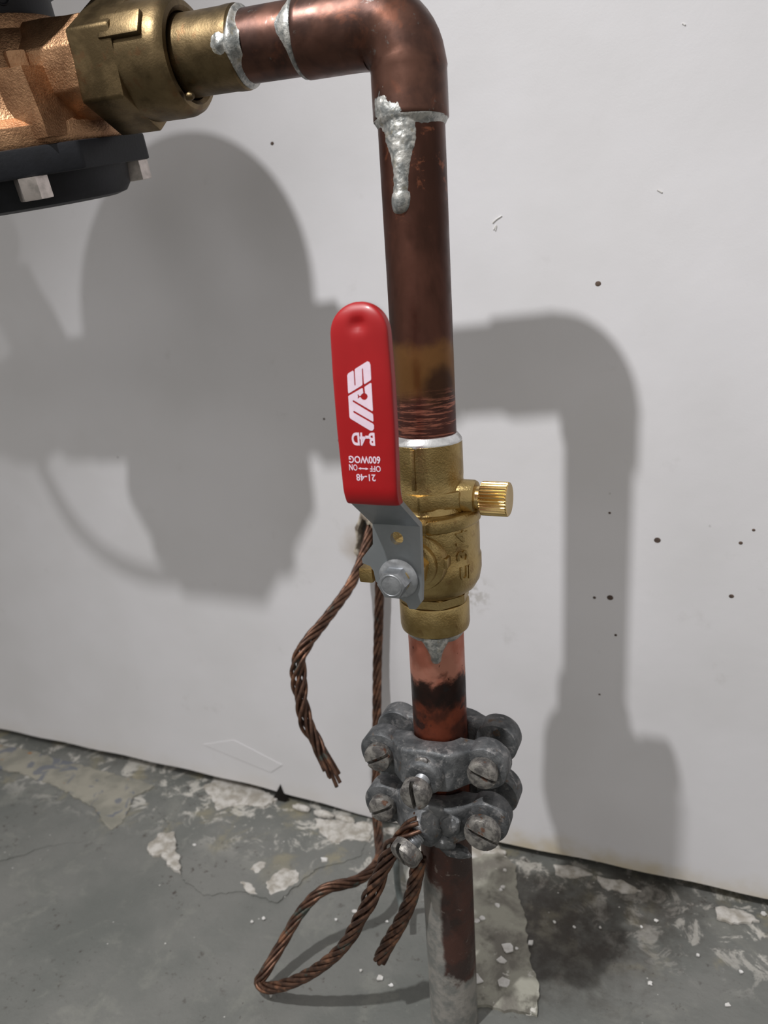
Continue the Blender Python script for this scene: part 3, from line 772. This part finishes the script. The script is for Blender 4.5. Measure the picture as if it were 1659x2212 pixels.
def face_text(s, cx0, cx1, cy0, cy1, bold):
    (xa, za), (xb, zb_) = c6(cx0, (cy0+cy1)/2), c6(cx1, (cy0+cy1)/2); z0 = c6((cx0+cx1)/2, cy0)[1]; z1 = c6((cx0+cx1)/2, cy1)[1]
    cxm, czm = (xa+xb)/2, (z0+z1)/2
    bm = fit_text(s, abs(xb-xa), abs(z0-z1), lambda u, v, d: V(cxm-u, FY+.25-.31*d, czm-v), bold)
    finish('lettering', bm, 'print', grip, False)
face_text('B-4D', 295, 662, 1288, 1496, .035)
face_text('600WOG', 250, 748, 1662, 1778, .02)
face_text('OFF', 585, 755, 1818, 1912, .01)
face_text('ON', 254, 384, 1794, 1890, .01)
face_text('21-48', 368, 674, 1950, 2058, .015)
bm = new()
prism(bm, [c6(a, b) for a, b in ((398, 1857), (440, 1838), (440, 1850), (515, 1856), (515, 1844), (562, 1866), (515, 1884), (515, 1872), (440, 1866), (440, 1878))], (0, FY+.25, 0), (1, 0, 0), (0, 0, 1), .31)
finish('printed_arrow', bm, 'print', grip, False)
# lever bolt
bm = new(); hexbolt(bm, V(VC.x-.6, PLY, VC.z), (0, -1, 0), 5.2, 7.6, 7.2, 2.2)
lathe(bm, [(4.2, 7.4), (3.9, 7.75), (3.5, 7.75), (3.3, 7.5)], V(VC.x-.6, PLY, VC.z), (0, -1, 0), 24)
finish('lever_bolt', bm, 'bolt', bv, True, 30, label='zinc hexagon flange bolt')

# lower riser
lp = thing('copper_pipe', 'vertical copper pipe, fresh at the top, burnt and paint-stained below the valve', 'pipe', (PX, PY, 0))
finish('tube', pipe_bm((PX, PY, 0), (0, 0, 1), -2, 206, 11.1), 'lower', lp)

# ---------------------------------------------------------------- ground clamps
def screw(parent, o, a, r, h, slot, seg=28, shank=0, mat='screw', sr=2.6):
    """slotted cheese-head screw, head from o along a"""
    a = Vector(a).normalized(); u = Vector(slot) - a*Vector(slot).dot(a); u.normalize(); w = a.cross(u); o = Vector(o)
    bm = new()
    prof = [(r*.93, 0), (r, .35), (r, h*.55)]
    rings_to_bm(bm, [[o + a*k + (u*math.cos(2*PI*j/seg) + w*math.sin(2*PI*j/seg))*q for j in range(seg)] for q, k in prof])
    g = r*.145
    for s in (1, -1):
        rings = []
        for q, k in ((r, h*.5), (r, h*.72), (r*.94, h*.9), (r*.78, h), (r*.4, h*1.06)):
            x0 = math.asin(min(.95, g/q)); row = []
            for j in range(13):
                t = x0 + (PI-2*x0)*j/12; row.append(o + a*k + u*(q*math.cos(t)) + w*(s*q*math.sin(t)))
            rings.append(row)
        rings_to_bm(bm, rings)
    sc = finish('screw_head', bm, mat, parent, True, 40)
    if shank:
        bm = new(); rr = []
        n = int(abs(shank)/.45); sgn = -1 if shank > 0 else 1
        for i in range(n+1): rr.append((sr if i % 2 else sr*.86, sgn*abs(shank)*i/n))
        lathe(bm, rr, o, a, 20); finish('shank', bm, 'bolt' if mat == 'screw' else mat, sc, True, 25)
    return sc
def clamp(zc, label, left_r, right_r, right_out, set_h, boss_side, tilt, grow, sdir):
    t = thing('ground_clamp', label, 'clamp', (PX, PY, zc), 'pipe ground clamps')
    def jaw(name, sgn):
        bm = new()
        Y = lambda y: y if sgn < 0 else 2*PY - y
        # bridge: saddle round the pipe, flat top and front
        rings = []; n = 32
        for x in [-21 + 1.5*k for k in range(29)]:
            ax = abs(x)
            hz = 7.6 + 1.3*math.exp(-(x/9)**2) + .35*mnoise.noise(V(x*.2, zc, sgn*3))
            sm = .5-.5*math.cos(PI*min(1, max(0, (ax-8)/11)))
            yf = (PY-(20.0 if sgn < 0 else 17.0))*(1-sm) + (PY-12.6)*sm
            yb = PY - math.sqrt(max(0, 11.3**2-x*x)) if ax < 10.3 else PY - 4.6
            cyy = (yf+yb)/2; hy = max(.6, (yb-yf)/2); row = []
            for k in range(n):
                q = 2*PI*k/n; c, s_ = math.cos(q), math.sin(q)
                yy = cyy + hy*math.copysign(abs(c)**.28, c); zz = hz*math.copysign(abs(s_)**.28, s_)
                # front face leans out towards its lower edge
                if c > 0: pass
                row.append(V(PX+x, Y(yy - (1.2*(-zz/8) if c < 0 and zz < 0 else 0)), zc + zz + tilt*x))
            rings.append(row)
        rings_to_bm(bm, rings)
        for e in (-1, 1):
            o = V(PX+22*e, PY, zc+22*e*tilt)
            lathe(bm, [(6, 4.2), (8.6, 4.2), (9.1, 4.9), (9.2, 12.6), (8.7, 13.4), (7.6, 13.7), (5, 13.7)], o, (0, sgn, 0), 40, True, True, None,
                  lambda r, h, q: r*(1+.025*mnoise.noise(V(math.cos(q)*2, math.sin(q)*2, h*.3+e+sgn*5+zc))))
        return finish(name, bm, 'zinc', t, True, 38)
    jf = jaw('front_jaw', -1); jr = jaw('rear_jaw', 1)
    bx = boss_side; sd = Vector(sdir).normalized(); bo = V(PX+bx, PY-15, zc-.8)
    bm = new(); lathe(bm, [(8.6, -2), (8.3, 3.5), (7.6, 7.6), (7.0, 8.6), (6.2, 9.0), (4.0, 9.0)], bo, sd, 36)
    finish('wire_boss', bm, 'zinc', jf, True, 40)
    screw(t, (PX-22, PY-13.6, zc-22*tilt), (0, -1, 0), left_r, 4.6, (1, 0, .6), shank=9)
    screw(t, (PX+22, PY-13.6-right_out, zc+22*tilt), (0, -1, 0), right_r, 4.8, (1, 0, -.35), shank=9)
    for s in (-1, 1):
        bm = new(); lathe(bm, [(3.0, 12), (3.0, 17.5), (2.4, 18.3)], (PX+22*s, PY, zc+22*s*tilt), (0, 1, 0), 16)
        finish('screw_tip', bm, 'old_brass', t)
    screw(t, bo + sd*set_h, sd, grow, 5.6, (-.12, 0, 1), shank=set_h-7, sr=3.2)
    return t, jf
c1, j1 = clamp(148.5, 'upper grey cast ground clamp with no wire in its set screw', 5.8, 6.0, 0, 14.0, 0, .04, 5.9, (0, -1, -.06))
c2, j2 = clamp(123.5, 'lower grey cast ground clamp gripping the looped copper wire', 5.7, 7.2, 3.0, 14.5, -1, .03, 6.4, (-.30, -.88, -.36))
# corroded lumps: a broken lug above the boss of the upper clamp, crusted saddle on the lower one
for i, (px, py, Y, r) in enumerate([(972, 1782, 234.5, (4.6, 3, 5.2)), (958, 1815, 235, (5.2, 3, 4.0)), (985, 1838, 240, (6.5, 3, 2.6))]):
    p = atY(px, py, Y); rock('corroded_lump', p, r, 'zinc', 40+i, j2)
p = atY(915, 1650, 232.5); rock('corroded_lump', p, (3.6, 2.0, 3.0), 'screw', 61, j1)

# ---------------------------------------------------------------- stranded ground wires
def stranded(name, pts, dia, label, group=None, pitch=34, fray=0.0, splay=0.0, loose=None, ends=None):
    path = catmull(pts, 1.4); n = len(path); fr = frames(path)
    L = [0]
    for i in range(1, n): L.append(L[-1] + (path[i]-path[i-1]).length)
    base = min(pts, key=lambda p: p[2])
    t = thing(name, label, 'wire', base, group)
    sr = dia/6*1.04; tw = 0
    for k in range(7):
        pp = []; rnd = random.Random(k*13+len(pts)); ph = rnd.uniform(0, 6); cut = rnd.uniform(0, 11)*(1 if fray else .15)
        for i in range(n):
            if L[-1]-L[i] < cut: break
            s = L[i]/L[-1]; f = max(0, (s-(1-fray))/fray) if fray else 0
            ang = 2*PI*min(L[i], L[-1]*(1-fray*.6))/pitch + k*PI/3
            lo = loose(s) if loose else 0
            rr = (dia/3*1.02*(1 + splay*f*f) + lo*(.5+.5*math.sin(ph+s*9))*dia*.5) if k < 6 else (dia*.1*f)
            pp.append(path[i] + (fr[i][1]*math.cos(ang) + fr[i][2]*math.sin(ang))*rr)
        bm = new(); tube(bm, pp, sr, 8); finish('strand', bm, 'wire', t, True, 60)
    return t
def PY3(L): return [atY(a, b, Y) for a, b, Y in L]
stranded('ground_wire', PY3([(806, 1118, 374), (796, 1160, 364), (778, 1218, 352), (752, 1272, 338), (702, 1340, 318), (662, 1390, 304), (646, 1425, 299), (646, 1480, 297), (657, 1545, 295), (684, 1605, 293), (712, 1660, 291), (731, 1704, 290)]), 5.9,
         'loose stranded copper wire with a frayed end hanging from the wall hole', 'stranded copper ground wires', 46, .2, 1.0, lambda s: .55*max(0, min(1, (s-.42)/.2)))
stranded('ground_wire', PY3([(812, 1128, 372), (818, 1180, 362), (820, 1260, 359), (818, 1340, 359), (815, 1440, 358), (814, 1540, 354), (814, 1640, 346), (812, 1740, 334), (818, 1810, 318), (818, 1858, 298), (775, 1900, 278), (700, 1922, 264), (650, 1970, 256), (608, 2040, 246), (574, 2098, 236), (560, 2122, 233), (580, 2134, 231), (630, 2122, 230), (690, 2090, 230), (745, 2040, 230), (785, 1970, 230), (815, 1900, 230), (845, 1840, 230), (878, 1795, 230), (912, 1768, 232)]), 5.5,
         'long stranded copper wire looping over the floor up into the lower clamp', 'stranded copper ground wires', 48, 0, 0, lambda s: .7*max(0, min(1, (s-.82)/.06)))
stranded('ground_wire', PY3([(905, 1852, 238), (897, 1900, 240), (884, 1950, 241), (862, 1998, 241), (836, 2042, 240), (818, 2078, 239)]), 6.5,
         'short cut stub of stranded copper wire beside the pipe foot', 'stranded copper ground wires', 46)
bm = new(); P = PY3([(858, 1850, 285), (857, 1880, 287), (860, 1920, 292), (867, 1955, 290), (872, 1990, 284)]); tube(bm, catmull(P, 1), 1.7, 10)
# ends on the floor beside the pipe
top(finish('thin_cable', bm, 'cable', None, loc=P[-1]), 'thin grey cable hanging behind the lower clamp', 'cable')

# bonding jumper hanging in front of the meter's supply side, out of frame
bm = new()
P = [V(-352, 226, 430), V(-345, 214, 438), V(-338, 206, 426), V(-324, 204, 402), V(-306, 204, 388), V(-286, 204, 383), V(-268, 204, 386), V(-260, 206, 398), V(-258, 211, 404)]
top(finish('bonding_wire', (tube(bm, catmull(P, 2), 2.4, 10), bm)[1], 'wire', None, loc=P[3]), 'copper bonding wire drooping below the meter to its supply pipe', 'wire')
gv = thing('shadow_valve', 'unseen bronze valve shape on the supply pipe, added to cast a slanted shadow', 'valve', (-372, 234, 400))
GA = V(.38, -.05, .92).normalized() * 1
GA = V(-.40, 0, .92).normalized(); GO = V(-333, 243, 419)  # invented valve shape, leaned so its bonnet throws the slanted wall shadow
bm = new(); lathe(bm, [(10, -26), (15, -25), (15, -14), (17, -10), (18, 0), (17, 10), (15, 14), (15, 25), (10, 26)], V(-352, 236, 417), V(1, .07, -.02), 32); finish('body', bm, 'bronze', gv, True, 35)
bm = new(); lathe(bm, [(14, 0), (14, 26), (13, 28), (13, 44), (5, 46), (4, 66)], GO, GA, 32); finish('bonnet', bm, 'bronze', gv, True, 35)
bm = new(); lathe(bm, [(4, 56), (14, 56), (16, 58), (16, 70), (14, 72), (4, 72)], GO, GA, 40); finish('handwheel', bm, 'black', gv, True, 35)

# ---------------------------------------------------------------- loose flakes
def flake(px, py, r, seed, th=.6, mat='flake', z=1.7, label='white paint flake lying on the pale patch beside the pipe', group='paint flakes beside the pipe'):
    rnd = random.Random(seed); c = atZ(px, py); bm = new(); n = rnd.randint(6, 9)
    poly = []
    for k in range(n):
        t = 2*PI*k/n + rnd.uniform(-.25, .25); q = r*rnd.uniform(.55, 1.15); poly.append((q*math.cos(t), q*math.sin(t)*.9))
    prism(bm, poly, (c.x, c.y, z), (1, 0, rnd.uniform(-.1, .1)), (0, 1, rnd.uniform(-.1, .1)), th)
    for v in bm.verts: v.co.z = max(z, v.co.z + rnd.uniform(-.1, .3)*th) if v.co.z > z+.1 else z
    return top(finish('paint_flake', bm, mat, None, False, loc=(c.x, c.y, z)), label, 'paint flake', group)
for i, (px, py, r) in enumerate([(1097, 2054, 3.4), (1084, 2080, 2.6), (1146, 2042, 1.8), (1002, 2098, 3.4), (1028, 2122, 4.2), (1010, 2112, 2.4), (1090, 2130, 3.4), (1086, 1922, 1.5), (1082, 1928, 1.2), (1000, 1940, 1.8), (1074, 1962, 1.6), (1030, 1995, 1.8), (1042, 1990, 2.0), (1090, 1886, 1.2), (1116, 2055, .9), (1010, 2090, 1.6)]):
    flake(px, py, r, i)
for i, (px, py, r) in enumerate([(700, 1858, 2.6), (766, 1970, 1.6), (820, 2115, 1.8), (845, 2130, 1.3), (726, 1988, 1.0), (780, 2098, .9), (610, 2030, 1.0), (570, 1985, 1.1), (545, 1992, 1.0), (420, 1826, 1.6), (585, 2152, 1.0), (640, 2110, .9), (836, 1992, 1.0)]):
    flake(px, py, r, 50+i, .5, 'flake', .2, 'small white chip on the grey floor around the wire loop', 'small chips around the wire loop')
for i, (px, py, r) in enumerate([(1198, 1993, .9), (1240, 2004, .9), (1296, 2005, .9), (1418, 1990, 1.2), (1386, 2004, .9), (1508, 2065, 1.1), (1600, 2100, 1.3), (1570, 2172, 1.5), (1404, 2126, 1.3), (1650, 1975, 1.6)]):
    flake(px, py, r, 90+i, .5, 'flake', .2, 'tiny white grit on the dark-stained floor right of the pipe patch', 'grit on the stained floor')
